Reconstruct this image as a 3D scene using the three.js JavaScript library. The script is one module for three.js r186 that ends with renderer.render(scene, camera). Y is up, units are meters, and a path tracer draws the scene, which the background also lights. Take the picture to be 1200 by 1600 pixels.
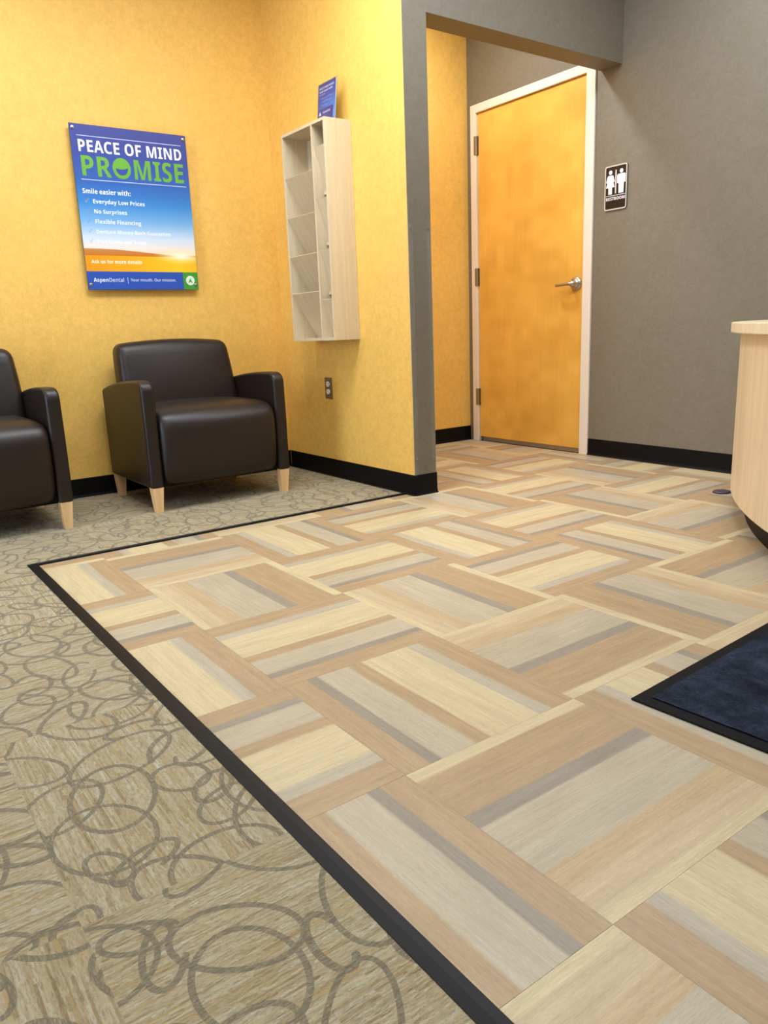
import * as THREE from 'three';
import { RoundedBoxGeometry } from 'three/addons/geometries/RoundedBoxGeometry.js';
import { mergeGeometries } from 'three/addons/utils/BufferGeometryUtils.js';
import { RectAreaLightUniformsLib } from 'three/addons/lights/RectAreaLightUniformsLib.js';
import { FontLoader } from 'three/addons/loaders/FontLoader.js';
import { TextGeometry } from 'three/addons/geometries/TextGeometry.js';

// ---------- camera, sky, lights, exposure ----------
const scene = new THREE.Scene();
const renderer = new THREE.WebGLRenderer({ antialias: true });
renderer.toneMapping = THREE.LinearToneMapping;
renderer.toneMappingExposure = 1.6;
renderer.shadowMap.enabled = true;
RectAreaLightUniformsLib.init();

const camera = new THREE.PerspectiveCamera(67.79, 3 / 4, 0.05, 60);
camera.rotation.order = 'YXZ';
camera.rotation.set(-0.2340, -0.6202, -0.0391);
camera.position.set(-2.2329, 0.7891, 2.8556);

scene.background = new THREE.Color().setRGB(0.80, 0.92, 1.12).multiplyScalar(4.6);   // overcast sky, seen through the window in the left wall
const LAMP = new THREE.Color().setRGB(0.95, 1.0, 1.07);
const PANEL = 13.5;          // ceiling panels
const HALL = 15;             // hall downlight

// ---------- room measures ----------
const ZB = -1.227, XR = 1.479, XL = -3.5, ZF = 4.7, CEIL = 2.74, WT = 0.1316, HEAD = 2.1175, HT = 0.138;
const SILLX = -1.745, VINX = -1.713, TRZ0 = -0.085, TRZ1 = -0.06;
const WZ0 = -0.35, WZ1 = 0.75, WY0 = 0.1, WY1 = 2.3;   // window in the left wall

// ---------- helpers ----------
let seed = 7;
const rnd = () => { seed = (seed * 1664525 + 1013904223) >>> 0; return seed / 4294967296; };
const used = {};
function numbered(n) { if (used[n] === undefined) { used[n] = 0; return n; } used[n]++; return n + '_' + String(used[n]).padStart(3, '0'); }
function shadow(o) { o.castShadow = true; o.receiveShadow = true; return o; }
function mesh(name, g, m, parent) { const o = shadow(new THREE.Mesh(g, m)); o.name = parent === scene ? numbered(name) : name; parent.add(o); return o; }
function group(name, parent = scene, pos = [0, 0, 0], turn = 0) { const g = new THREE.Group(); g.name = parent === scene ? numbered(name) : name; g.position.set(...pos); g.rotation.y = turn; parent.add(g); return g; }
function tag(o, label, category, grp) { o.userData.label = label; o.userData.category = category; if (grp) o.userData.group = grp; return o; }
function structure(o, label, category) { o.userData.kind = 'structure'; if (label) o.userData.label = label; if (category) o.userData.category = category; return o; }
function uvMetres(g) {                        // uv in metres, chosen by the way each face points
  const h = g.index ? g.toNonIndexed() : g, p = h.attributes.position, n = h.attributes.normal, uv = new Float32Array(p.count * 2);
  for (let i = 0; i < p.count; i++) {
    const ax = Math.abs(n.getX(i)), ay = Math.abs(n.getY(i)), az = Math.abs(n.getZ(i));
    if (ay >= ax && ay >= az) { uv[2 * i] = p.getX(i); uv[2 * i + 1] = p.getZ(i); }
    else if (ax >= az) { uv[2 * i] = p.getZ(i); uv[2 * i + 1] = p.getY(i); }
    else { uv[2 * i] = p.getX(i); uv[2 * i + 1] = p.getY(i); }
  }
  h.setAttribute('uv', new THREE.BufferAttribute(uv, 2));
  return h;
}
function box(x0, x1, y0, y1, z0, z1, r = 0) {
  const g = r ? new RoundedBoxGeometry(x1 - x0, y1 - y0, z1 - z0, 2, r) : new THREE.BoxGeometry(x1 - x0, y1 - y0, z1 - z0);
  g.translate((x0 + x1) / 2, (y0 + y1) / 2, (z0 + z1) / 2);
  return uvMetres(g);
}
const hash = (x, y, s) => { let h = (x * 374761393 + y * 668265263 + s * 974634777) | 0; h = Math.imul(h ^ (h >>> 13), 1274126177); return ((h ^ (h >>> 16)) >>> 0) / 4294967296; };
function vnoise(x, y, px, py, s) {            // value noise, period px by py
  const xi = Math.floor(x), yi = Math.floor(y), fx = x - xi, fy = y - yi, u = fx * fx * (3 - 2 * fx), v = fy * fy * (3 - 2 * fy);
  const m = (a, b) => ((a % b) + b) % b;
  const a = hash(m(xi, px), m(yi, py), s), b = hash(m(xi + 1, px), m(yi, py), s), c = hash(m(xi, px), m(yi + 1, py), s), d = hash(m(xi + 1, px), m(yi + 1, py), s);
  return a + (b - a) * u + (c - a) * v + (a - b - c + d) * u * v;
}
function dataTex(w, h, f, srgb, rep) {
  const a = new Uint8Array(w * h * 4);
  for (let y = 0; y < h; y++) for (let x = 0; x < w; x++) {
    const c = f(x / w, y / h), k = (y * w + x) * 4;
    a[k] = Math.max(0, Math.min(255, c[0])); a[k + 1] = Math.max(0, Math.min(255, c[1])); a[k + 2] = Math.max(0, Math.min(255, c[2])); a[k + 3] = 255;
  }
  const t = new THREE.DataTexture(a, w, h);
  t.wrapS = t.wrapT = THREE.RepeatWrapping; t.magFilter = THREE.LinearFilter; t.minFilter = THREE.LinearMipmapLinearFilter; t.generateMipmaps = true;
  if (srgb) t.colorSpace = THREE.SRGBColorSpace;
  if (rep) t.repeat.set(rep, rep);
  t.needsUpdate = true; return t;
}
function canvasTex(w, h, draw) {
  const c = document.createElement('canvas'); c.width = w; c.height = h; draw(c.getContext('2d'), w, h);
  const t = new THREE.CanvasTexture(c); t.colorSpace = THREE.SRGBColorSpace; t.anisotropy = 8; t.wrapS = t.wrapT = THREE.RepeatWrapping; return t;
}
const std = (o) => new THREE.MeshStandardMaterial(o);
const phys = (o) => new THREE.MeshPhysicalMaterial(o);

// ---------- materials ----------
const orangePeel = dataTex(512, 512, (u, v) => { const n = 0.6 * vnoise(u * 160, v * 160, 160, 160, 3) + 0.4 * vnoise(u * 70, v * 70, 70, 70, 4); return [n * 255, n * 255, n * 255]; }, false, 1 / 0.6);
const grainPaint = (r, g, b, s) => dataTex(512, 512, (u, v) => {
  const n = (vnoise(u * 120, v * 120, 120, 120, s) - 0.5) * 0.05 + (vnoise(u * 40, v * 40, 40, 40, s + 1) - 0.5) * 0.04 + (vnoise(u * 9, v * 9, 9, 9, s + 2) - 0.5) * 0.02;
  return [r * (1 + n), g * (1 + n), b * (1 + 1.6 * n)];
}, true, 1 / 0.9);
const M = {};
M.yellow = std({ map: grainPaint(240, 193, 96, 11), roughness: 0.62, bumpMap: orangePeel, bumpScale: 0.0004 });
M.grey = std({ map: grainPaint(121, 113, 97, 21), roughness: 0.6, bumpMap: orangePeel, bumpScale: 0.0004 });
M.ceiling = std({ color: 0xb8b4aa, roughness: 0.9 });
M.base = phys({ color: 0x07080a, roughness: 0.5, specularIntensity: 0.35 });
M.strip = phys({ color: 0x0d0e11, roughness: 0.5, specularIntensity: 0.5 });
M.screed = std({ color: 0x4a453c, roughness: 0.9 });
M.frame = std({ color: 0xece4d8, roughness: 0.45 });
M.steel = std({ color: 0xb9b5ae, metalness: 0.95, roughness: 0.3 });
M.satin = std({ color: 0x9d988e, metalness: 0.85, roughness: 0.42 });
M.leather = phys({ color: 0x211813, specularIntensity: 0.8, roughness: 0.42, bumpMap: dataTex(512, 512, (u, v) => { const n = 0.7 * vnoise(u * 120, v * 120, 120, 120, 31) + 0.3 * vnoise(u * 30, v * 30, 30, 30, 32); return [n * 255, n * 255, n * 255]; }, false, 1 / 0.25), bumpScale: 0.0003, clearcoat: 0.08, clearcoatRoughness: 0.5 });
M.under = std({ color: 0x0c0b0b, roughness: 0.95 });
const woodTex = (r, g, b, amp, s) => dataTex(512, 1024, (u, v) => {
  const w = u + 0.015 * (vnoise(v * 3, u * 4, 3, 4, s) - 0.5);
  const n = (vnoise(w * 90, v * 3, 90, 3, s + 1) - 0.5) * amp + (vnoise(w * 22, v * 2, 22, 2, s + 2) - 0.5) * amp + (vnoise(w * 200, v * 30, 200, 30, s + 3) - 0.5) * amp * 0.5;
  return [r * (1 + n), g * (1 + n * 1.1), b * (1 + n * 1.3)];
}, true, 1);
M.legWood = std({ map: woodTex(240, 200, 146, 0.07, 41), roughness: 0.45 });
M.rackWood = std({ map: woodTex(216, 199, 166, 0.045, 51), roughness: 0.5 });
M.deskWood = std({ map: woodTex(224, 199, 160, 0.05, 61), roughness: 0.42 });
M.deskTop = std({ map: woodTex(230, 212, 176, 0.04, 65), roughness: 0.4 });
M.doorWood = std({ map: dataTex(512, 1024, (u, v) => {           // maple veneer, cloudy figure, orange stain
  const n = (vnoise(u * 8, v * 12, 8, 12, 71) - 0.5) * 0.1 + (vnoise(u * 26, v * 30, 26, 30, 72) - 0.5) * 0.08 + (vnoise(u * 110, v * 20, 110, 20, 73) - 0.5) * 0.03;
  return [236 * (1 + n * 0.7), 184 * (1 + n), 84 * (1 + n * 1.6)];
}, true, 0.5), roughness: 0.42 });
M.outletPlate = std({ color: 0x8a7a64, metalness: 0.6, roughness: 0.4 });
M.white = std({ color: 0xe9e7e2, roughness: 0.45 });
M.black = std({ color: 0x0b0b0e, roughness: 0.4 });
M.slot = std({ color: 0x1a1816, roughness: 0.8 });
M.signWhite = std({ color: 0xe4e4e8, roughness: 0.5 });
M.signRim = std({ color: 0xc9c4be, roughness: 0.5 });
M.clear = phys({ color: 0xf4f6f6, transmission: 1, thickness: 0, roughness: 0.08, ior: 1.3 });
M.guard = std({ color: 0xd8dad6, transparent: true, opacity: 0.04, roughness: 0.3 });
M.glass = phys({ color: 0xffffff, transmission: 1, thickness: 0, roughness: 0.0, ior: 1.5 });
M.diffuser = std({ color: 0xf2efe6, emissive: LAMP, emissiveIntensity: 1.4, roughness: 0.7 });
M.lampFrame = std({ color: 0xe8e6e0, roughness: 0.5 });

// vinyl print: two strip layouts, v runs across the strips, u along them
const CREAM = [202, 185, 145], TAN = [173, 147, 111], GREY = [182, 169, 143], DARK = [149, 139, 122], ROSY = [174, 148, 113], PEACH = [194, 173, 138], ORANGE = [187, 162, 124], PALE = [179, 168, 145];
const LAYOUT = [
  [[0.13, ROSY], [0.19, DARK], [0.38, GREY], [0.465, TAN], [0.77, CREAM], [0.85, PALE], [1, ROSY]],
  [[0.05, CREAM], [0.17, PEACH], [0.275, ORANGE], [0.57, GREY], [0.65, DARK], [0.93, TAN], [1, CREAM]],
];
function vinylTex(kind, s) {
  const L = LAYOUT[kind];
  return dataTex(1024, 1024, (u, v) => {
    const wob = v + 0.004 * (vnoise(u * 6, v * 20, 6, 20, s + 9) - 0.5);
    let k = 0; while (k < L.length - 1 && wob > L[k][0]) k++;
    const B = 0.007; let c = L[k][1], o = null, e = 0;        // neighbouring strips run softly into each other
    if (k < L.length - 1 && L[k][0] - wob < B) { o = L[k + 1][1]; e = 0.5 - 0.5 * (L[k][0] - wob) / B; } else if (k > 0 && wob - L[k - 1][0] < B) { o = L[k - 1][1]; e = 0.5 - 0.5 * (wob - L[k - 1][0]) / B; }
    if (o) c = c.map((q, m) => q + (o[m] - q) * e);
    const seedK = s + k * 17;
    const n = (vnoise(u * 3, v * 110, 3, 110, seedK) - 0.5) * 0.05 + (vnoise(u * 9, v * 240, 9, 240, seedK + 1) - 0.5) * 0.05 + (vnoise(u * 60, v * 330, 60, 330, seedK + 2) - 0.5) * 0.06
      + (vnoise(u * 5, v * 26, 5, 26, seedK + 3) - 0.5) * 0.05 + (hash(Math.floor(u * 1024), Math.floor(v * 1024), s) - 0.5) * 0.04;
    return [c[0] * (1 + n), c[1] * (1 + n * 1.1), c[2] * (1 + n * 1.35)];
  }, true);
}
const vinylBump = dataTex(512, 512, (u, v) => { const n = 0.6 * vnoise(u * 20, v * 200, 20, 200, 5) + 0.4 * vnoise(u * 120, v * 160, 120, 160, 6); return [n * 255, n * 255, n * 255]; }, false);
const vinylRough = dataTex(256, 256, (u, v) => { const n = 0.40 + 0.12 * vnoise(u * 10, v * 80, 10, 80, 8); return [255 * n, 255 * n, 255 * n]; }, false);
M.vinyl = [0, 0, 1, 1].map((k, i) => std({ map: vinylTex(k, 100 + i * 211), roughness: 1, roughnessMap: vinylRough, bumpMap: vinylBump, bumpScale: 0.00015 }));

// carpet: looped dark lines on a streaked ground
function carpetTex(s, ground, line) {
  return canvasTex(1024, 1024, (c, W) => {
    let q = s; const r = () => { q = (q * 1664525 + 1013904223) >>> 0; return q / 4294967296; };
    const mixc = (a, b, t) => `rgb(${a.map((e, i) => Math.round(e + (b[i] - e) * t)).join(',')})`;
    c.fillStyle = mixc(ground[0], ground[1], 0.5); c.fillRect(0, 0, W, W);
    for (let i = 0; i < 6500; i++) {           // yarn streaks along u
      const y = r() * W, x = r() * W, l = 40 + r() * 190, h = 3 + r() * 8, t = r();
      c.fillStyle = t < 0.45 ? mixc(ground[0], ground[1], r()) : t < 0.75 ? mixc(ground[1], ground[2], r()) : t < 0.93 ? mixc(ground[0], ground[3], r()) : mixc(ground[0], ground[4], r());
      c.globalAlpha = 0.7; c.fillRect(x, y, l, h); if (x + l > W) c.fillRect(x - W, y, l, h);
    }
    c.globalAlpha = 0.85; c.strokeStyle = `rgb(${line.join(',')})`; c.lineCap = 'round';
    for (let i = 0; i < 36; i++) {             // loops, spread evenly over the tile
      const x = ((i % 6) + 0.1 + 0.8 * r()) * W / 6, y = (Math.floor(i / 6) + 0.1 + 0.8 * r()) * W / 6, a = 75 + r() * 110, b = a * (0.42 + r() * 0.38), th = r() * Math.PI, w = 14 + r() * 6, s0 = r() * 6.28, open = r() < 0.12 ? 4.6 + r() : 6.2832;
      c.lineWidth = w;
      for (const ox of [-W, 0, W]) for (const oy of [-W, 0, W]) { c.beginPath(); c.ellipse(x + ox, y + oy, a, b, th, s0, s0 + open); c.stroke(); }
    }
    c.globalAlpha = 0.35;                      // yarn ends break the lines up
    for (let i = 0; i < 26000; i++) { const x = r() * W, y = r() * W, t = r(); c.fillStyle = t < 0.5 ? mixc(ground[0], ground[1], r()) : mixc(ground[0], line, r()); c.fillRect(x, y, 5 + r() * 14, 1.5 + r() * 2); }
    c.globalAlpha = 1;
  });
}
const pileBump = dataTex(512, 512, (u, v) => { const n = 0.65 * vnoise(u * 60, v * 240, 60, 240, 15) + 0.35 * hash(Math.floor(u * 512), Math.floor(v * 512), 4); return [n * 255, n * 255, n * 255]; }, false);
const YARN = [[156, 141, 107], [174, 161, 128], [178, 175, 156], [124, 104, 68], [165, 136, 80]], LOOP = [110, 101, 83];
M.carpet = [3, 77, 15].map((s) => phys({ map: carpetTex(s, YARN, LOOP), roughness: 0.95, sheen: 1, sheenColor: new THREE.Color(0.5, 0.5, 0.48), sheenRoughness: 0.45, bumpMap: pileBump, bumpScale: 0.0025 }));

// ---------- floor ----------
const chamferTile = (x0, x1, z0, z1, top, depth, gap, uvf, ch = 0.00035) => {   // one tile with a small chamfer round its top edge
  const c = ch, a = x0 + gap, b = x1 - gap, d = z0 + gap, e = z1 - gap, P = [], N = [], U = [];
  const quad = (p, n) => { for (const k of [0, 1, 2, 0, 2, 3]) { P.push(...p[k]); N.push(...n); U.push(...uvf(p[k][0], p[k][2])); } };
  const yb = top - depth, ym = top - c;
  quad([[a + c, top, d + c], [a + c, top, e - c], [b - c, top, e - c], [b - c, top, d + c]], [0, 1, 0]);
  const s = Math.SQRT1_2;
  quad([[a + c, top, e - c], [a, ym, e], [b, ym, e], [b - c, top, e - c]], [0, s, s]);
  quad([[b - c, top, d + c], [b, ym, d], [a, ym, d], [a + c, top, d + c]], [0, s, -s]);
  quad([[a + c, top, d + c], [a, ym, d], [a, ym, e], [a + c, top, e - c]], [-s, s, 0]);
  quad([[b - c, top, e - c], [b, ym, e], [b, ym, d], [b - c, top, d + c]], [s, s, 0]);
  quad([[a, ym, e], [a, yb, e], [b, yb, e], [b, ym, e]], [0, 0, 1]);
  quad([[b, ym, d], [b, yb, d], [a, yb, d], [a, ym, d]], [0, 0, -1]);
  quad([[a, ym, d], [a, yb, d], [a, yb, e], [a, ym, e]], [-1, 0, 0]);
  quad([[b, ym, e], [b, yb, e], [b, yb, d], [b, ym, d]], [1, 0, 0]);
  const g = new THREE.BufferGeometry();
  g.setAttribute('position', new THREE.Float32BufferAttribute(P, 3)); g.setAttribute('normal', new THREE.Float32BufferAttribute(N, 3)); g.setAttribute('uv', new THREE.Float32BufferAttribute(U, 2));
  return g;
};
const floor = structure(group('floor'), 'strip-patterned beige vinyl tile floor laid in alternating directions');
mesh('screed', box(XL - 0.15, XR + 0.15, -0.15, -0.004, ZB - 0.15, ZF + 0.15), M.screed, floor);
const T = 0.4572, TX = -1.496, TZ = 1.860;
const KIND = {   // column,row: 'a' first layout, 'b' second, capital = turned half round
  '0,-1': 'a', '1,-1': 'b', '0,0': 'B', '-1,0': 'A', '-1,1': 'b', '0,1': 'A', '0,-2': 'A', '-1,-1': 'a', '-1,-2': 'a', '1,-2': 'b', '1,-3': 'A', '0,-3': 'b', '-1,-3': 'A', '2,-2': 'a',
  '2,-1': 'B', '2,-3': 'A', '1,-4': 'A', '0,-4': 'B', '-1,-4': 'a', '2,-4': 'a', '3,-2': 'a', '3,-1': 'B', '3,-3': 'A', '4,-2': 'b', '3,-4': 'b', '4,-3': 'B', '4,-4': 'A', '1,0': 'A', '2,0': 'b',
};
const clipTo = (x0, x1, z0, z1, R) => { const a = Math.max(x0, R[0]), b = Math.min(x1, R[1]), c = Math.max(z0, R[2]), d = Math.min(z1, R[3]); return b - a > 0.004 && d - c > 0.004 ? [a, b, c, d] : null; };
for (let j = -7; j <= 6; j++) for (let i = -1; i <= 6; i++) {
  const x0 = TX + i * T, z0 = TZ + j * T, alongX = (i + j) % 2 === 0;
  const kind = KIND[i + ',' + j] || 'abAB'[Math.floor(rnd() * 4)], flip = kind === kind.toUpperCase(), lay = kind.toLowerCase() === 'a' ? 0 : 1, off = rnd();
  const uvf = (x, z) => { const p = (x - x0) / T, q = (z - z0) / T; let u = alongX ? p : q, v = alongX ? q : p; if (flip) { v = 1 - v; u = 1 - u; } return [u + off, Math.min(0.999, Math.max(0.001, v))]; };
  const regions = x0 >= WT ? [[x0, Math.min(x0 + T, XR), ZB, ZF]] : [[VINX, XR, TRZ1, ZF], [WT, XR, ZB, TRZ1]];
  for (const R of regions) {
    const k = clipTo(x0, x0 + T, z0, z0 + T, R); if (!k) continue;
    mesh('vinyl_tile', chamferTile(...k, 0, 0.003, 0.00008, uvf), M.vinyl[lay * 2 + (rnd() < 0.5 ? 0 : 1)], floor);
  }
}
const carpet = structure(group('floor_carpet'), 'patterned carpet tiles with dark looping lines');
mesh('carpet_backing', mergeGeometries([box(XL, SILLX, -0.0039, -0.001, ZB, ZF), box(SILLX, 0, -0.0039, -0.001, ZB, TRZ0)]), M.screed, carpet);
const CT = 0.6096, CX = -2.07, CZ = 1.87;
for (let j = -6; j <= 5; j++) for (let i = -5; i <= 3; i++) {
  const x0 = CX + i * CT, z0 = CZ + j * CT, alongX = (i + j) % 2 === 0, ou = Math.floor(rnd() * 4) / 4, flip = rnd() < 0.5;
  const uvf = (x, z) => { const p = (x - x0) / CT, q = (z - z0) / CT; let u = alongX ? p : q, v = alongX ? q : p; if (flip) { u = -u; v = -v; } return [u + ou, v]; };
  for (const R of [[XL, SILLX, ZB, ZF], [SILLX, 0, ZB, TRZ0]]) {
    const k = clipTo(x0, x0 + CT, z0, z0 + CT, R); if (!k) continue;
    mesh('carpet_tile', chamferTile(...k, 0.002, 0.003, 0, uvf, 0.00005), M.carpet[Math.floor(rnd() * 3)], carpet);
  }
}
function sweep(profile, a, b, alongX) {        // extrude a (cross, y) profile along X or Z from a to b
  const s = new THREE.Shape(profile.map(([p, y]) => new THREE.Vector2(p, y)));
  const g = new THREE.ExtrudeGeometry(s, { depth: b - a, bevelEnabled: false });
  if (alongX) g.applyMatrix4(new THREE.Matrix4().makeBasis(new THREE.Vector3(0, 0, 1), new THREE.Vector3(0, 1, 0), new THREE.Vector3(1, 0, 0))), g.translate(a, 0, 0);
  else g.translate(0, 0, a);
  if (alongX) { const p = g.attributes.position; for (let i = 0; i < p.count; i += 3) { for (const at of Object.values(g.attributes)) { for (let c = 0; c < at.itemSize; c++) { const t = at.array[(i + 1) * at.itemSize + c]; at.array[(i + 1) * at.itemSize + c] = at.array[(i + 2) * at.itemSize + c]; at.array[(i + 2) * at.itemSize + c] = t; } } } g.computeVertexNormals(); }
  return uvMetres(g);
}
structure(mesh('trim_1', sweep([[SILLX, -0.003], [SILLX, 0.0035], [SILLX + 0.016, 0.0085], [VINX - 0.002, 0.0085], [VINX, 0.0065], [VINX, -0.003]], TRZ1, ZF, false), M.strip, scene), 'black rubber strip running from front to back between carpet and vinyl');
structure(mesh('trim_2', sweep([[TRZ0, -0.003], [TRZ0, 0.0035], [TRZ0 + 0.012, 0.0085], [TRZ1 - 0.002, 0.0085], [TRZ1, 0.0065], [TRZ1, -0.003]], SILLX, -0.008, true), M.strip, scene), 'black rubber strip across from the corner to the partition wall');

// ---------- walls ----------
structure(mesh('wall_back', box(XL - 0.15, XR + 0.15, -0.004, CEIL, ZB - 0.15, ZB), M.yellow, scene), 'yellow painted back wall');
structure(mesh('wall_right', box(XR, XR + 0.15, -0.004, CEIL, -0.168 - 0.001, ZF), M.grey, scene), 'taupe grey right wall with the restroom sign');
const DZ0 = -1.1847, DZ1 = -0.1683, DH = 2.185;      // door frame outside
structure(mesh('wall_door', mergeGeometries([box(XR, XR + 0.15, -0.004, CEIL, ZB, DZ0), box(XR, XR + 0.15, DH, CEIL, DZ0, DZ1)]), M.grey, scene), 'taupe grey wall above the restroom door');
structure(mesh('wall_partition', box(0, WT, -0.004, CEIL, ZB, -0.003), M.yellow, scene), 'yellow partition wall carrying the brochure rack');
structure(mesh('wall_end', box(0.0005, WT, -0.004, CEIL, -0.003, 0), M.grey, scene), 'narrow taupe grey end of the partition wall');
structure(mesh('wall_header', box(WT, XR, HEAD, CEIL, -HT, 0), M.grey, scene), 'taupe grey header over the hall opening');
structure(mesh('wall_left', mergeGeometries([box(XL - 0.15, XL, -0.004, CEIL, ZB, WZ0), box(XL - 0.15, XL, -0.004, CEIL, WZ1, ZF), box(XL - 0.15, XL, -0.004, WY0, WZ0, WZ1), box(XL - 0.15, XL, WY1, CEIL, WZ0, WZ1)]), M.grey, scene));
structure(mesh('wall_front', box(XL - 0.15, XR + 0.15, -0.004, CEIL, ZF, ZF + 0.15), M.grey, scene));
structure(mesh('ceiling', box(XL - 0.15, XR + 0.15, CEIL, CEIL + 0.12, ZB - 0.15, ZF + 0.15), M.ceiling, scene));
const win = structure(group('window_1'));
mesh('pane', box(XL - 0.09, XL - 0.084, WY0 + 0.04, WY1 - 0.04, WZ0 + 0.04, WZ1 - 0.04), M.glass, win);
mesh('window_frame', mergeGeometries([box(XL - 0.12, XL - 0.05, WY0, WY1, WZ0, WZ0 + 0.04), box(XL - 0.12, XL - 0.05, WY0, WY1, WZ1 - 0.04, WZ1), box(XL - 0.12, XL - 0.05, WY0, WY0 + 0.04, WZ0 + 0.04, WZ1 - 0.04), box(XL - 0.12, XL - 0.05, WY1 - 0.04, WY1, WZ0 + 0.04, WZ1 - 0.04)]), M.satin, win);

// rubber cove base: (distance out from the wall, height)
const BB = 0.1004, cove = (s, at) => [[0, 0], [0.013, 0], [0.0128, 0.002], [0.007, 0.007], [0.0035, 0.016], [0.003, BB - 0.002], [0.0018, BB], [0, BB]].map(([d, y]) => [at + s * d, y]).sort(() => 0);
structure(mesh('baseboard_back', sweep(cove(1, ZB), XL, 0, true), M.base, scene));
structure(mesh('baseboard_hall', sweep(cove(1, ZB), WT, XR, true), M.base, scene));
structure(mesh('baseboard_right', sweep(cove(-1, XR), DZ1, ZF, false), M.base, scene));
structure(mesh('baseboard_partition', mergeGeometries([sweep(cove(-1, 0), ZB + 0.013, 0.006, false), sweep(cove(1, 0), -0.0035, WT + 0.0035, true)]), M.base, scene), 'black rubber base wrapping the foot of the partition wall');
structure(mesh('baseboard_left', sweep(cove(1, XL), ZB, ZF, false), M.base, scene));

// clear corner guards on the end of the partition
for (const [x, s, which] of [[0, 1, 'clear plastic corner guard on the yellow side of the partition end'], [WT, -1, 'clear plastic corner guard on the hall side of the partition end']]) {
  const g = tag(group('corner_guard', scene, [x, BB, 0]), which, 'corner guard', 'corner guards on the partition end');
  mesh('guard_strip', mergeGeometries([box(Math.min(0, s * 0.024), Math.max(0, s * 0.024), 0, 1.15, 0.0002, 0.0018), box(s > 0 ? -0.0018 : 0.0002, s > 0 ? -0.0002 : 0.0018, 0, 1.15, -0.013, 0.0018)]), M.guard, g);
  for (const y of [0.08, 0.595, 1.13]) { const h = new THREE.CylinderGeometry(0.0032, 0.0036, 0.0018, 12); h.rotateX(Math.PI / 2); h.translate(s * 0.0135, y, 0.0027); mesh('screw', h, M.steel, g); }
}

// ---------- door ----------
const door = structure(group('door_1', scene, [XR, 0, 0]), 'orange maple restroom door in a beige metal frame');
{
  const F = 0.051, fx0 = -0.012, fx1 = 0.13, jz0 = DZ0 + F, jz1 = DZ1 - F - 0.012;
  mesh('door_frame', mergeGeometries([box(fx0, fx1, 0, DH, DZ0, DZ0 + F, 0.003), box(fx0, fx1, 0, DH, DZ1 - F - 0.012, DZ1, 0.003), box(fx0, fx1, DH - F, DH, DZ0 + F - 0.004, DZ1 - F - 0.008, 0.003),
    box(0.052, 0.075, 0, DH - F, DZ0 + F, DZ0 + F + 0.016), box(0.052, 0.075, 0, DH - F, jz1 - 0.016, jz1), box(0.052, 0.075, DH - F - 0.016, DH - F, DZ0 + F, jz1)]), M.frame, door);
  const leaf = mesh('door_leaf', uvMetres(box(0.004, 0.049, 0.03, DH - F - 0.004, jz0 + 0.003, jz1 - 0.003, 0.0015)), M.doorWood, door);
  mesh('door_sweep', box(0.006, 0.046, 0.003, 0.0295, jz0 + 0.036, jz1 - 0.004), M.satin, door);
  mesh('back_of_opening', box(0.135, 0.15, 0, DH - F, DZ0, DZ1), M.slot, door);
  for (const y of [1.94, 1.115, 0.31]) {
    const k = new THREE.CylinderGeometry(0.0075, 0.0075, 0.114, 14); k.translate(-0.008, y, jz0 + 0.001);
    mesh('hinge', mergeGeometries([uvMetres(k), box(-0.0135, -0.0115, y - 0.057, y + 0.057, jz0 - 0.018, jz0 - 0.001), box(0.0015, 0.0045, y - 0.057, y + 0.057, jz0 + 0.001, jz0 + 0.012)]), M.satin, leaf);
  }
  const rose = new THREE.LatheGeometry([[0, -0.002], [0.041, -0.002], [0.0415, 0.005], [0.037, 0.011], [0.026, 0.0145], [0.019, 0.019], [0.0165, 0.03], [0.0155, 0.048], [0, 0.049]].map(([r, y]) => new THREE.Vector2(r, y)), 40);
  rose.rotateZ(Math.PI / 2); rose.translate(0.004, 1.015, -0.289);
  const h = mesh('lever_handle', uvMetres(rose), M.steel, leaf);
  const path = new THREE.CatmullRomCurve3([[-0.034, 1.015, -0.281], [-0.046, 1.015, -0.292], [-0.05, 1.0145, -0.315], [-0.051, 1.013, -0.35], [-0.0495, 1.0115, -0.385], [-0.046, 1.0105, -0.398]].map((p) => new THREE.Vector3(...p)));
  const tube = new THREE.TubeGeometry(path, 40, 0.0098, 14); mesh('lever', tube, M.steel, h);
  for (const [k, r] of [[0, 0.0098], [1, 0.0098]]) { const cap = new THREE.SphereGeometry(r, 14, 10); const p = path.getPoint(k); cap.translate(p.x, p.y, p.z); mesh('lever_tip', cap, M.steel, h); }
}

// ---------- lamps ----------
function ceilingPanel(x, z, w, d, power, label) {
  const g = tag(group('ceiling_light', scene, [x, CEIL, z]), label, 'ceiling light', 'ceiling light panels');
  const t = 0.025;
  mesh('frame', mergeGeometries([box(-w / 2, w / 2, -0.022, -0.0005, -d / 2, -d / 2 + t), box(-w / 2, w / 2, -0.022, -0.0005, d / 2 - t, d / 2), box(-w / 2, -w / 2 + t, -0.022, -0.0005, -d / 2 + t, d / 2 - t), box(w / 2 - t, w / 2, -0.022, -0.0005, -d / 2 + t, d / 2 - t)]), M.lampFrame, g);
  mesh('diffuser', box(-w / 2 + t, w / 2 - t, -0.018, -0.002, -d / 2 + t, d / 2 - t), M.diffuser, g);
  const l = new THREE.RectAreaLight(LAMP, power, w - 2 * t, d - 2 * t); l.name = 'panel_light'; l.position.set(0, -0.03, 0); l.rotation.x = -Math.PI / 2; g.add(l);
}
ceilingPanel(-0.9, 0.32, 1.2, 0.6, PANEL * 1.05, 'ceiling light panel over the near edge of the waiting corner');
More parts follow.
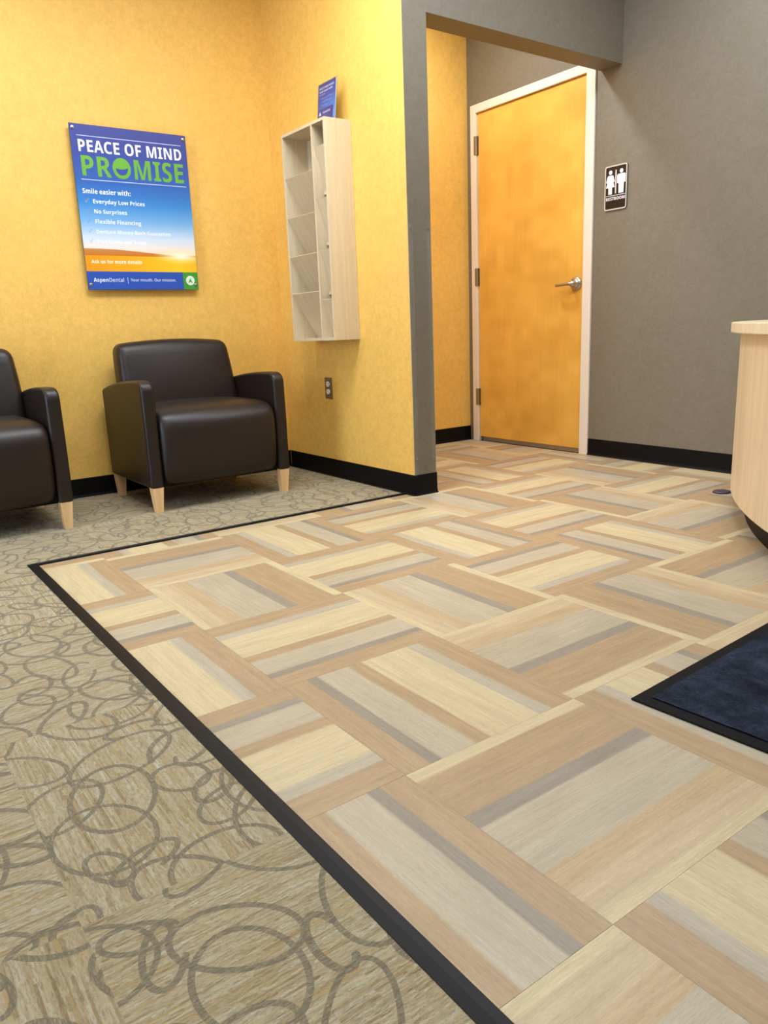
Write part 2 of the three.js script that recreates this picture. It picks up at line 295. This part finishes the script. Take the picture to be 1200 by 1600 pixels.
ceilingPanel(-2.5, 3.1, 1.2, 0.6, PANEL * 0.8, 'ceiling light panel in the front corner of the waiting room');
ceilingPanel(0.55, 1.0, 1.2, 0.6, PANEL * 0.55, 'ceiling light panel over the entrance mat and desk');
for (const [x, z, power, label] of [[0.72, -0.56, HALL * 12, 'round recessed downlight in the hall ceiling'], [-1.95, -0.5, HALL * 7, 'round recessed downlight over the waiting armchairs']]) {
  const g = tag(group('downlight', scene, [x, CEIL, z]), label, 'downlight', 'recessed downlights');
  const ring = new THREE.LatheGeometry([[0.085, -0.0005], [0.11, -0.0005], [0.11, -0.006], [0.09, -0.008], [0.085, -0.006], [0.085, -0.0005]].map(([r, y]) => new THREE.Vector2(r, y)), 40);
  mesh('ring', uvMetres(ring), M.lampFrame, g);
  const lens = new THREE.CylinderGeometry(0.085, 0.085, 0.004, 40); lens.translate(0, -0.003, 0); mesh('lens', uvMetres(lens), M.diffuser, g);
  const l = new THREE.RectAreaLight(LAMP, power, 0.15, 0.15); l.name = 'downlight_light'; l.position.set(0, -0.012, 0); l.rotation.x = -Math.PI / 2; g.add(l);
}

// ---------- armchairs ----------
function deform(g, f) { const p = g.attributes.position, v = new THREE.Vector3(); for (let i = 0; i < p.count; i++) { v.fromBufferAttribute(p, i); f(v); p.setXYZ(i, v.x, v.y, v.z); } g.computeVertexNormals(); return g; }
function rbox(w, h, d, r, seg = 6) {           // finely split rounded box, welded so that it can be shaped
  const n = 14, g = new THREE.BoxGeometry(w, h, d, n * 2, n, n), p = g.attributes.position, q = new THREE.Vector3(), c = new THREE.Vector3(), nr = g.attributes.normal;
  for (let i = 0; i < p.count; i++) {
    q.fromBufferAttribute(p, i);
    // crowd the rows towards the edges so that the rounding stays smooth
    for (const [k, s] of [['x', w], ['y', h], ['z', d]]) { const t = q[k] / (s / 2), u = Math.sign(t) * (1 - Math.pow(Math.max(0, 1 - Math.abs(t)), 1.9)); q[k] = u * s / 2; }
    c.set(Math.max(-w / 2 + r, Math.min(w / 2 - r, q.x)), Math.max(-h / 2 + r, Math.min(h / 2 - r, q.y)), Math.max(-d / 2 + r, Math.min(d / 2 - r, q.z)));
    q.sub(c); if (q.lengthSq() > 0) q.setLength(r);
    q.add(c); p.setXYZ(i, q.x, q.y, q.z);
  }
  return g;
}
function armShape() {                          // side view: x = depth from the front going back, y = height
  const s = new THREE.Shape();
  s.moveTo(0.012, 0.115); s.lineTo(0.59, 0.115); s.quadraticCurveTo(0.6, 0.115, 0.6, 0.125); s.lineTo(0.605, 0.535); s.quadraticCurveTo(0.605, 0.552, 0.585, 0.556);
  s.bezierCurveTo(0.42, 0.59, 0.22, 0.608, 0.06, 0.606); s.quadraticCurveTo(0.012, 0.604, 0.004, 0.56); s.lineTo(0, 0.4); s.lineTo(0.002, 0.125); s.quadraticCurveTo(0.003, 0.115, 0.012, 0.115);
  return s;
}
function makeChair() {
  const root = group('armchair');
  const W = 0.727, AT = 0.062;
  for (const s of [-1, 1]) {
    const r = 0.016, g = new THREE.ExtrudeGeometry(armShape(), { depth: AT - 2 * r, bevelEnabled: true, bevelSize: r * 0.95, bevelThickness: r, bevelSegments: 5, bevelOffset: -r * 0.95, curveSegments: 14 });
    g.rotateY(Math.PI / 2);                     // depth now runs to -z
    g.translate(s * (W / 2 - AT / 2) - AT / 2 + r, 0, 0);
    mesh('arm', uvMetres(g), M.leather, root);
  }
  const seat = rbox(W - 2 * AT + 0.004, 0.35, 0.50, 0.05);
  deform(seat, (v) => {
    const tx = v.x / 0.3, up = (v.y + 0.175) / 0.35, fz = (v.z + 0.25) / 0.5;
    v.y += up * 0.014 * (1 - tx * tx);                        // crowned top
    v.z += fz * (0.022 * (1 - tx * tx) - 0.05 * Math.pow(Math.max(0, 0.45 - up), 1.3));   // bowed front that tucks in below
    if (v.y < -0.1) v.y -= 0.006 * (1 - tx * tx);
    const e = Math.max(0, (v.z - 0.12) / 0.14), f = Math.max(0, (v.y - 0.06) / 0.12); v.z -= 0.03 * e * f * f; v.y -= 0.022 * e * e * f;   // soft roll over the front edge
  });
  seat.translate(0, 0.295, -0.235); mesh('seat', uvSmooth(seat), M.leather, root);
  const back = rbox(W - 2 * AT + 0.014, 0.40, 0.125, 0.042);
  deform(back, (v) => {
    const tx = v.x / 0.31, up = (v.y + 0.2) / 0.4;
    v.y += up * 0.018 * (1 - tx * tx);
    if (v.z > 0) v.z += 0.014 * (1 - tx * tx) * Math.sin(Math.PI * Math.min(1, up));
    v.x *= 1 + 0.02 * Math.sin(Math.PI * up) - 0.045 * up;
    v.z -= up * 0.095;
  });
  back.translate(0, 0.568, -0.453); mesh('backrest', uvSmooth(back), M.leather, root);
  mesh('underframe', box(-W / 2 + 0.03, W / 2 - 0.03, 0.112, 0.16, -0.59, -0.04), M.under, root);
  for (const [sx, z] of [[-1, -0.03], [1, -0.03], [-1, -0.574], [1, -0.574]]) {
    const leg = new THREE.CylinderGeometry(0.036, 0.0235, 0.118, 4, 1); leg.rotateY(Math.PI / 4);
    leg.translate(sx * (W / 2 - 0.033), 0.059, z); mesh('leg', uvMetres(flat(leg)), M.legWood, root);
  }
  return root;
}
function flat(g) { const h = g.toNonIndexed(); h.computeVertexNormals(); return h; }
function uvSmooth(g) { const p = g.attributes.position, uv = g.attributes.uv; for (let i = 0; i < p.count; i++) uv.setXY(i, p.getX(i), p.getY(i) + p.getZ(i)); return weld(g); }
function weld(g) {                             // average normals of coincident corners
  const p = g.attributes.position, n = g.attributes.normal, m = new Map(), key = (i) => [p.getX(i), p.getY(i), p.getZ(i)].map((e) => Math.round(e * 2e4)).join();
  for (let i = 0; i < p.count; i++) { const k = key(i), a = m.get(k) || [0, 0, 0]; a[0] += n.getX(i); a[1] += n.getY(i); a[2] += n.getZ(i); m.set(k, a); }
  for (let i = 0; i < p.count; i++) { const a = m.get(key(i)), l = Math.hypot(...a) || 1; n.setXYZ(i, a[0] / l, a[1] / l, a[2] / l); }
  return g;
}
const chair = makeChair();
chair.position.set(-0.737, 0.002, -0.553);
tag(chair, 'dark brown leather armchair below the poster, beside the partition wall', 'armchair', 'waiting armchairs');
const chair2 = chair.clone(); chair2.name = numbered('armchair'); scene.add(chair2);
chair2.position.set(-1.805, 0.002, -0.553);
tag(chair2, 'dark brown leather armchair cut off by the left edge of the photo', 'armchair', 'waiting armchairs');

// ---------- wall poster ----------
{
  const PW = 0.580, PH = 0.7645, px = -0.802, py = 1.0405, pz = ZB + 0.028;
  const art = canvasTex(1160, 1529, (c, W, H) => {
    const g = c.createLinearGradient(0, 0, 0, H * 0.78);
    g.addColorStop(0, '#3a4290'); g.addColorStop(0.2, '#35489c'); g.addColorStop(0.42, '#2f62b4'); g.addColorStop(0.58, '#3a86d0'); g.addColorStop(0.74, '#7db4e6'); g.addColorStop(0.86, '#cfe0f4'); g.addColorStop(0.94, '#f1e8e2'); g.addColorStop(1, '#f6d9b0');
    c.fillStyle = g; c.fillRect(0, 0, W, H * 0.78);
    const d = c.createLinearGradient(0, H * 0.735, 0, H * 0.79); d.addColorStop(0, 'rgba(205,140,80,0)'); d.addColorStop(0.25, 'rgba(200,130,70,0.95)'); d.addColorStop(1, 'rgba(205,120,35,1)');
    c.fillStyle = d; c.beginPath(); c.moveTo(0, H * 0.742); c.bezierCurveTo(W * 0.3, H * 0.738, W * 0.55, H * 0.765, W * 0.78, H * 0.775); c.lineTo(W, H * 0.772); c.lineTo(W, H * 0.79); c.lineTo(0, H * 0.79); c.fill();
    const f = c.createLinearGradient(0, 0, W, 0); f.addColorStop(0, '#f49a1a'); f.addColorStop(0.45, '#f9b41d'); f.addColorStop(0.85, '#fdd02a'); f.addColorStop(1, '#fbc024');
    c.fillStyle = f; c.fillRect(0, H * 0.786, W, H * 0.1);
    const sun = c.createRadialGradient(W * 0.86, H * 0.778, 4, W * 0.86, H * 0.778, W * 0.26); sun.addColorStop(0, 'rgba(255,253,235,1)'); sun.addColorStop(0.25, 'rgba(255,248,215,0.9)'); sun.addColorStop(1, 'rgba(255,235,170,0)');
    c.save(); c.beginPath(); c.rect(0, H * 0.7, W, H * 0.186); c.clip(); c.translate(0, H * 0.778 * 0.72); c.scale(1, 0.28); c.fillStyle = sun; c.fillRect(0, 0, W, H * 3); c.restore();
    c.fillStyle = '#2f55b4'; c.fillRect(0, H * 0.885, W, H * 0.115);
    c.fillStyle = '#3f9a3a'; c.fillRect(W * 0.858, H * 0.885, W * 0.142, H * 0.115);
    c.fillStyle = '#e9eefc'; c.fillRect(W * 0.05, H * 0.064, W * 0.9, 5); c.fillRect(W * 0.05, H * 0.323, W * 0.92, 5);
    const fit = (t, x, y, w, size, weight = 'bold') => { c.font = `${weight} ${size}px sans-serif`; const k = w / c.measureText(t).width; c.save(); c.translate(x, y); c.scale(k, 1); c.fillText(t, 0, 0); c.restore(); };
    c.fillStyle = '#f2f4fc'; fit('PEACE OF MIND', W * 0.045, H * 0.16, W * 0.91, 150);
    c.fillStyle = '#6cb13a'; fit('PR', W * 0.045, H * 0.302, W * 0.265, 258); fit('MISE', W * 0.49, H * 0.302, W * 0.475, 258);
    c.beginPath(); c.ellipse(W * 0.4, H * 0.242, W * 0.078, H * 0.064, 0, 0, 7); c.fill();           // the round letter with a smile
    c.fillStyle = '#34489c'; c.beginPath(); c.moveTo(W * 0.347, H * 0.242); c.quadraticCurveTo(W * 0.4, H * 0.256, W * 0.455, H * 0.237); c.quadraticCurveTo(W * 0.445, H * 0.284, W * 0.4, H * 0.284); c.quadraticCurveTo(W * 0.356, H * 0.284, W * 0.347, H * 0.242); c.fill();
    c.fillStyle = '#eef4ff'; fit('Smile easier with:', W * 0.045, H * 0.408, W * 0.41, 62);
    fit('Everyday Low Prices', W * 0.12, H * 0.466, W * 0.45, 52); fit('No Surprises', W * 0.12, H * 0.527, W * 0.285, 52); fit('Flexible Financing', W * 0.12, H * 0.588, W * 0.4, 52);
    fit('Denture Money-Back Guarantee', W * 0.12, H * 0.65, W * 0.66, 50); fit('Free Exams and X-rays', W * 0.12, H * 0.71, W * 0.43, 50);
    c.strokeStyle = '#8a93b4'; c.lineWidth = 9;
    for (const [k, a] of [[0.456, 1], [0.517, 0.9], [0.578, 0.6], [0.64, 0.4], [0.7, 0.3]]) { c.globalAlpha = a; c.beginPath(); c.moveTo(W * 0.055, H * (k - 0.005)); c.lineTo(W * 0.066, H * (k + 0.006)); c.lineTo(W * 0.088, H * (k - 0.018)); c.stroke(); }
    c.globalAlpha = 1; c.fillStyle = '#fff6dc'; fit('Ask us for more details', W * 0.05, H * 0.835, W * 0.44, 46);
    c.fillStyle = '#e8edfb'; fit('Aspen', W * 0.05, H * 0.952, W * 0.13, 54); fit('Dental', W * 0.18, H * 0.952, W * 0.135, 54, 'normal'); c.fillRect(W * 0.345, H * 0.922, 4, H * 0.042); fit('Your mouth. Our mission.', W * 0.372, H * 0.948, W * 0.42, 40, 'normal');
    c.fillStyle = '#dff0d8'; c.beginPath(); c.arc(W * 0.926, H * 0.94, W * 0.042, 0, 7); c.fill();
    c.fillStyle = '#3f9a3a'; c.beginPath(); c.moveTo(W * 0.926, H * 0.925); c.lineTo(W * 0.945, H * 0.955); c.lineTo(W * 0.907, H * 0.955); c.fill();
    c.fillStyle = '#dff0d8'; c.beginPath(); c.arc(W * 0.926, H * 0.956, W * 0.009, 0, 7); c.fill();
  });
  const g = tag(group('wall_poster', scene, [px, py, pz]), 'blue PEACE OF MIND PROMISE poster panel on the yellow wall', 'poster');
  mesh('panel', box(-PW / 2, PW / 2, 0, PH, 0, 0.0055, 0.0008), std({ color: 0x2c3560, roughness: 0.3 }), g);
  const p = new THREE.PlaneGeometry(PW - 0.002, PH - 0.002); p.translate(0, PH / 2, 0.0058);
  mesh('print', p, phys({ map: art, roughness: 0.35, clearcoat: 0.25, clearcoatRoughness: 0.15 }), g);
  for (const sx of [-1, 1]) for (const y of [0.024, PH - 0.019]) {
    const post = new THREE.CylinderGeometry(0.0085, 0.0085, 0.027, 20); post.rotateX(Math.PI / 2); post.translate(sx * (PW / 2 - 0.015), y, -0.0135);
    const cap = new THREE.LatheGeometry([[0, 0.0045], [0.006, 0.004], [0.0085, 0.0025], [0.009, 0], [0, 0]].reverse().map(([r, h]) => new THREE.Vector2(r, h)), 24); cap.rotateX(Math.PI / 2); cap.translate(sx * (PW / 2 - 0.015), y, 0.0059);
    mesh('standoff', mergeGeometries([uvMetres(post), uvMetres(cap)]), M.steel, g);
  }
}

// ---------- brochure rack ----------
const RZ0 = -0.8325, RZ1 = -0.4187, RY0 = 0.7495, RY1 = 1.7674, RD = 0.1511;
{
  const g = tag(group('brochure_rack', scene, [0, RY0, (RZ0 + RZ1) / 2]), 'light wood wall rack with slanted magazine pockets', 'brochure rack');
  const w = RZ1 - RZ0, H = RY1 - RY0, t = 0.013, zl = -w / 2, zr = w / 2, dz = zl + 0.287;       // divider
  mesh('side_panel', box(-RD, -0.0005, 0, H, zl, zl + t, 0.0012), M.rackWood, g);
  mesh('side_panel', box(-RD, -0.0005, 0, H, zr - t, zr, 0.0012), M.rackWood, g);
  mesh('top_panel', box(-RD, -0.0005, H - t, H, zl + t, zr - t), M.rackWood, g);
  mesh('bottom_panel', box(-RD, -0.0005, 0, t, zl + t, zr - t), M.rackWood, g);
  mesh('back_panel', box(-0.0065, -0.0005, t, H - t, zl + t, zr - t), M.rackWood, g);
  mesh('divider', box(-RD + 0.001, -0.0065, t, H - t, dz, dz + t), M.rackWood, g);
  const slant = (yTop, drop, x0, x1, z0, z1, th = 0.005) => {    // board from high at the front to low at the back
    const L = Math.hypot(drop, x1 - x0), b = new THREE.BoxGeometry(th, L, z1 - z0); b.translate(0, -L / 2, 0); b.rotateZ(Math.atan2(x1 - x0, drop)); b.translate(x0 + 0.004, yTop, (z0 + z1) / 2); return uvMetres(b);
  };
  for (const y of [1.56, 1.368, 1.178, 0.993]) mesh('slanted_shelf', slant(y - RY0, 0.215, -RD, -0.018, zl + t, dz), M.rackWood, g);
  for (const [yt, ys] of [[1.655, 1.452], [1.42, 1.217], [1.185, 0.982], [0.95, 0.762]]) {
    mesh('slanted_shelf', slant(yt - RY0, yt - ys, -RD + 0.004, -0.075, dz + t, zr - t), M.rackWood, g);
    if (ys > 0.8) mesh('ledge', box(-0.098, -0.0065, ys - RY0 - 0.007, ys - RY0 + 0.007, dz + t, zr - t), M.rackWood, g);
  }
}
// upright leaflet in a clear stand on top of the rack
{
  const art = canvasTex(520, 560, (c, W, H) => {
    const g = c.createLinearGradient(0, 0, W * 0.4, H); g.addColorStop(0, '#27348c'); g.addColorStop(0.45, '#2f50b4'); g.addColorStop(0.75, '#3f86dc'); g.addColorStop(1, '#58a4f0'); c.fillStyle = g; c.fillRect(0, 0, W, H); c.scale(1, 0.8);
    c.fillStyle = '#eef2ff'; c.font = 'bold 46px sans-serif'; c.fillText('PEACE OF MIND PROMISE', 36, 96, W - 90); c.fillText('Smile easier with:', 36, 152, W - 100); c.font = '30px sans-serif'; c.fillText('No Surprises', 36, 196, 190);
    c.fillStyle = 'rgba(150,190,250,0.75)'; c.font = 'bold 40px sans-serif'; c.fillText('Everyday Low Prices', 100, 270, 330); c.fillText('Flexible Financing', 100, 332, 300); c.fillText('Free Exams', 100, 394, 200);
    c.fillStyle = '#23399c'; c.beginPath(); c.roundRect(0, 436, W - 60, 300, 20); c.fill();
    c.fillStyle = '#f2f4ff'; c.beginPath(); c.moveTo(70, 470); c.lineTo(108, 540); c.lineTo(32, 540); c.fill(); c.font = 'bold 44px sans-serif'; c.fillText('AspenDental', 150, 520, 220);
  });
  const g = tag(group('leaflet_stand', scene, [-0.075, RY1, -0.512]), 'small blue leaflet in a clear stand on top of the rack', 'leaflet stand');
  const w = 0.17, h = 0.186;
  const lean = group('holder', g); lean.rotation.z = -0.10;
  mesh('clear_front', box(-0.0052, -0.0036, 0.001, h, -w / 2, w / 2, 0.0006), M.clear, lean);
  mesh('clear_back', box(0.0006, 0.0022, 0.001, h + 0.004, -w / 2, w / 2, 0.0006), M.clear, lean);
  const p = new THREE.BoxGeometry(0.0026, h - 0.004, w - 0.012); p.translate(-0.0015, h / 2, -0.003);
  mesh('leaflet', p, [std({ color: 0xdfe6f6 }), std({ map: art, roughness: 0.4 }), std({ color: 0xdfe6f6 }), std({ color: 0xdfe6f6 }), std({ color: 0xdfe6f6 }), std({ color: 0xdfe6f6 })], lean);
  mesh('foot', box(-0.002, 0.055, 0, 0.002, -w / 2, w / 2), M.clear, g);
}

// ---------- outlet ----------
{
  const g = tag(group('wall_outlet', scene, [-0.0003, 0.437, -0.742]), 'steel outlet plate with two white sockets below the rack', 'outlet');
  mesh('plate', box(-0.0055, 0, 0, 0.113, -0.035, 0.035, 0.002), M.outletPlate, g);
  for (const y of [0.036, 0.077]) {
    const c = new THREE.CylinderGeometry(0.0168, 0.0168, 0.004, 24); c.rotateZ(Math.PI / 2); c.scale(1, 0.86, 1); c.translate(-0.0068, y, 0);
    const s = mesh('socket', uvMetres(c), M.white, g);
    for (const z of [-0.006, 0.006]) mesh('slot', box(-0.0093, -0.0087, y - 0.001, y + 0.0065, z - 0.0011, z + 0.0011), M.slot, s);
  }
}

// ---------- restroom sign ----------
{
  const font = await new FontLoader().loadAsync('fonts/droid/droid_sans_bold.typeface.json');
  const w = 0.147, h = 0.231, g = tag(group('restroom_sign', scene, [XR - 0.0008, 1.3907, -0.0158], -Math.PI / 2), 'black restroom sign with white figures on the taupe wall', 'sign');
  const rr = (a, b, r, cx, cy) => { const s = new THREE.Shape(), x = cx - a / 2, y = cy - b / 2; s.moveTo(x + r, y); s.lineTo(x + a - r, y); s.quadraticCurveTo(x + a, y, x + a, y + r); s.lineTo(x + a, y + b - r); s.quadraticCurveTo(x + a, y + b, x + a - r, y + b); s.lineTo(x + r, y + b); s.quadraticCurveTo(x, y + b, x, y + b - r); s.lineTo(x, y + r); s.quadraticCurveTo(x, y, x + r, y); return s; };
  const ex = (s, z, d) => { const e = new THREE.ExtrudeGeometry(s, { depth: d, bevelEnabled: false, curveSegments: 10 }); e.translate(0, 0, z); return uvMetres(e); };
  mesh('plate', ex(rr(w, h, 0.014, 0, h / 2), 0, 0.006), M.black, g);
  const rim = rr(w, h, 0.014, 0, h / 2); rim.holes.push(rr(w - 0.013, h - 0.013, 0.009, 0, h / 2)); mesh('rim', ex(rim, 0.006, 0.0009), M.signRim, g);
  const poly = (pts) => new THREE.Shape(pts.map(([x, y]) => new THREE.Vector2(x, y)));
  const circ = (x, y, r) => { const s = new THREE.Shape(); s.absarc(x, y, r, 0, Math.PI * 2); return s; };
  const wx = -0.036, mx = 0.036;
  mesh('woman_figure', mergeGeometries([ex(circ(wx, 0.196, 0.0115), 0.006, 0.001), ex(poly([[wx - 0.016, 0.181], [wx + 0.016, 0.181], [wx + 0.0215, 0.172], [wx + 0.029, 0.146], [wx + 0.021, 0.144], [wx + 0.0285, 0.118], [wx + 0.0125, 0.118], [wx + 0.0125, 0.083], [wx - 0.0125, 0.083], [wx - 0.0125, 0.118], [wx - 0.0285, 0.118], [wx - 0.021, 0.144], [wx - 0.029, 0.146], [wx - 0.0215, 0.172]]), 0.006, 0.001)]), M.signWhite, g);
  mesh('man_figure', mergeGeometries([ex(circ(mx, 0.196, 0.0115), 0.006, 0.001), ex(poly([[mx - 0.021, 0.182], [mx + 0.021, 0.182], [mx + 0.028, 0.176], [mx + 0.028, 0.136], [mx + 0.0175, 0.134], [mx + 0.0165, 0.083], [mx - 0.0165, 0.083], [mx - 0.0175, 0.134], [mx - 0.028, 0.136], [mx - 0.028, 0.176]]), 0.006, 0.001)]), M.signWhite, g);
  mesh('divider_bar', ex(poly([[-0.0045, 0.084], [0.0045, 0.084], [0.0045, 0.206], [-0.0045, 0.206]]), 0.006, 0.0008), M.signRim, g);
  mesh('line', ex(poly([[-0.064, 0.0735], [0.064, 0.0735], [0.064, 0.0775], [-0.064, 0.0775]]), 0.006, 0.0008), M.signRim, g);
  const tx = new TextGeometry('RESTROOM', { font, size: 0.0165, depth: 0.0009, curveSegments: 6, bevelEnabled: false }); tx.computeBoundingBox();
  const bw = tx.boundingBox.max.x - tx.boundingBox.min.x; tx.scale(0.124 / bw, 1, 1); tx.translate(-0.062 - tx.boundingBox.min.x, 0.051, 0.006); mesh('lettering', uvMetres(tx), M.signWhite, g);
}

// ---------- reception desk ----------
{
  const cx = 1.945, cz = 3.264, g = tag(group('reception_desk', scene, [cx, 0, cz]), 'curved maple reception desk at the right edge', 'reception desk');
  const band = (r0, r1, y0, y1, a0, a1, bevel = 0) => {       // ring piece; angles measured from -x towards -z
    const s = new THREE.Shape(), A0 = Math.PI - a0, A1 = Math.PI - a1;
    s.absarc(0, 0, r1 - bevel, A0, A1, true); s.absarc(0, 0, r0 + bevel, A1, A0, false); s.closePath();
    const e = new THREE.ExtrudeGeometry(s, { depth: y1 - y0 - 2 * bevel, bevelEnabled: bevel > 0, bevelSize: bevel, bevelThickness: bevel, bevelSegments: 4, curveSegments: 72 });
    e.rotateX(-Math.PI / 2); e.translate(0, y0 + bevel, 0);
    const h = e.index ? e.toNonIndexed() : e, p = h.attributes.position, uv = h.attributes.uv;
    for (let i = 0; i < p.count; i++) uv.setXY(i, Math.atan2(-p.getZ(i), -p.getX(i)) * 2.4, p.getY(i));
    return h;
  };
  const a0 = 0.62, a1 = 1.36;
  mesh('front_panel', band(2.36, 2.41, 0.1, 0.728, a0, a1, 0.003), M.deskWood, g);
  mesh('toe_kick', band(2.25, 2.352, 0, 0.102, a0 + 0.02, a1 - 0.02), M.base, g);
  mesh('worktop', band(1.75, 2.447, 0.729, 0.768, a0 - 0.015, a1 + 0.012, 0.005), M.deskTop, g);
  mesh('inner_shelf', band(1.95, 2.36, 0.12, 0.14, a0, a1), M.deskWood, g);
}
// dark cover plate on the floor by the desk
{
  const c = new THREE.LatheGeometry([[0, 0.009], [0.028, 0.009], [0.036, 0.007], [0.04, 0], [0, 0]].reverse().map(([r, y]) => new THREE.Vector2(r, y)), 32); c.scale(1.1, 1, 1);
  const o = mesh('floor_outlet_cover', uvMetres(c), std({ color: 0x4a4550, roughness: 0.5, metalness: 0.2 }), scene); o.position.set(1.04, 0.0002, 0.968);
  tag(o, 'small dark cover plate on the floor by the desk foot', 'floor cover');
}

// ---------- entrance mat ----------
{
  const g = tag(group('entrance_mat', scene, [-0.952, 0.0002, 1.943], 0.0487), 'dark navy entrance mat with a black rubber border', 'mat');
  const L = 0.85, D = 0.9, b = 0.03;
  const s = new THREE.Shape([[0, 0], [L, 0], [L, D], [0, D]].map(([x, y]) => new THREE.Vector2(x, -y)));
  const e = new THREE.ExtrudeGeometry(s, { depth: 0.002, bevelEnabled: true, bevelSize: 0.004, bevelThickness: 0.002, bevelSegments: 2, bevelOffset: -0.004 }); e.rotateX(-Math.PI / 2); e.translate(0, 0.002, 0);
  mesh('rubber_border', uvMetres(e), phys({ color: 0x121213, roughness: 0.7, specularIntensity: 0.3 }), g);
  const N = 120, p = new THREE.PlaneGeometry(L - 2 * b, D - 2 * b, N, N); p.rotateX(-Math.PI / 2); p.translate(L / 2, 0.0088, D / 2);
  const pile = dataTex(512, 512, (u, v) => { const n = (vnoise(u * 12, v * 12, 12, 12, 81) - 0.5) * 0.45 + (vnoise(u * 45, v * 45, 45, 45, 82) - 0.5) * 0.35 + (vnoise(u * 200, v * 200, 200, 200, 83) - 0.5) * 0.35; return [41 * (1 + n), 47 * (1 + n), 60 * (1 + n)]; }, true, 1);
  const pb = dataTex(256, 256, (u, v) => { const n = hash(Math.floor(u * 256), Math.floor(v * 256), 9); return [n * 255, n * 255, n * 255]; }, false, 2.2);
  mesh('pile', deform(p, (v) => { v.y += 0.0012 * (hash(Math.round(v.x * 1000), Math.round(v.z * 1000), 5) - 0.5); }), phys({ map: pile, roughness: 0.95, specularIntensity: 0.15, sheen: 0.6, sheenColor: new THREE.Color(0.12, 0.15, 0.22), sheenRoughness: 0.5, bumpMap: pb, bumpScale: 0.0012 }), g);
}

renderer.render(scene, camera);
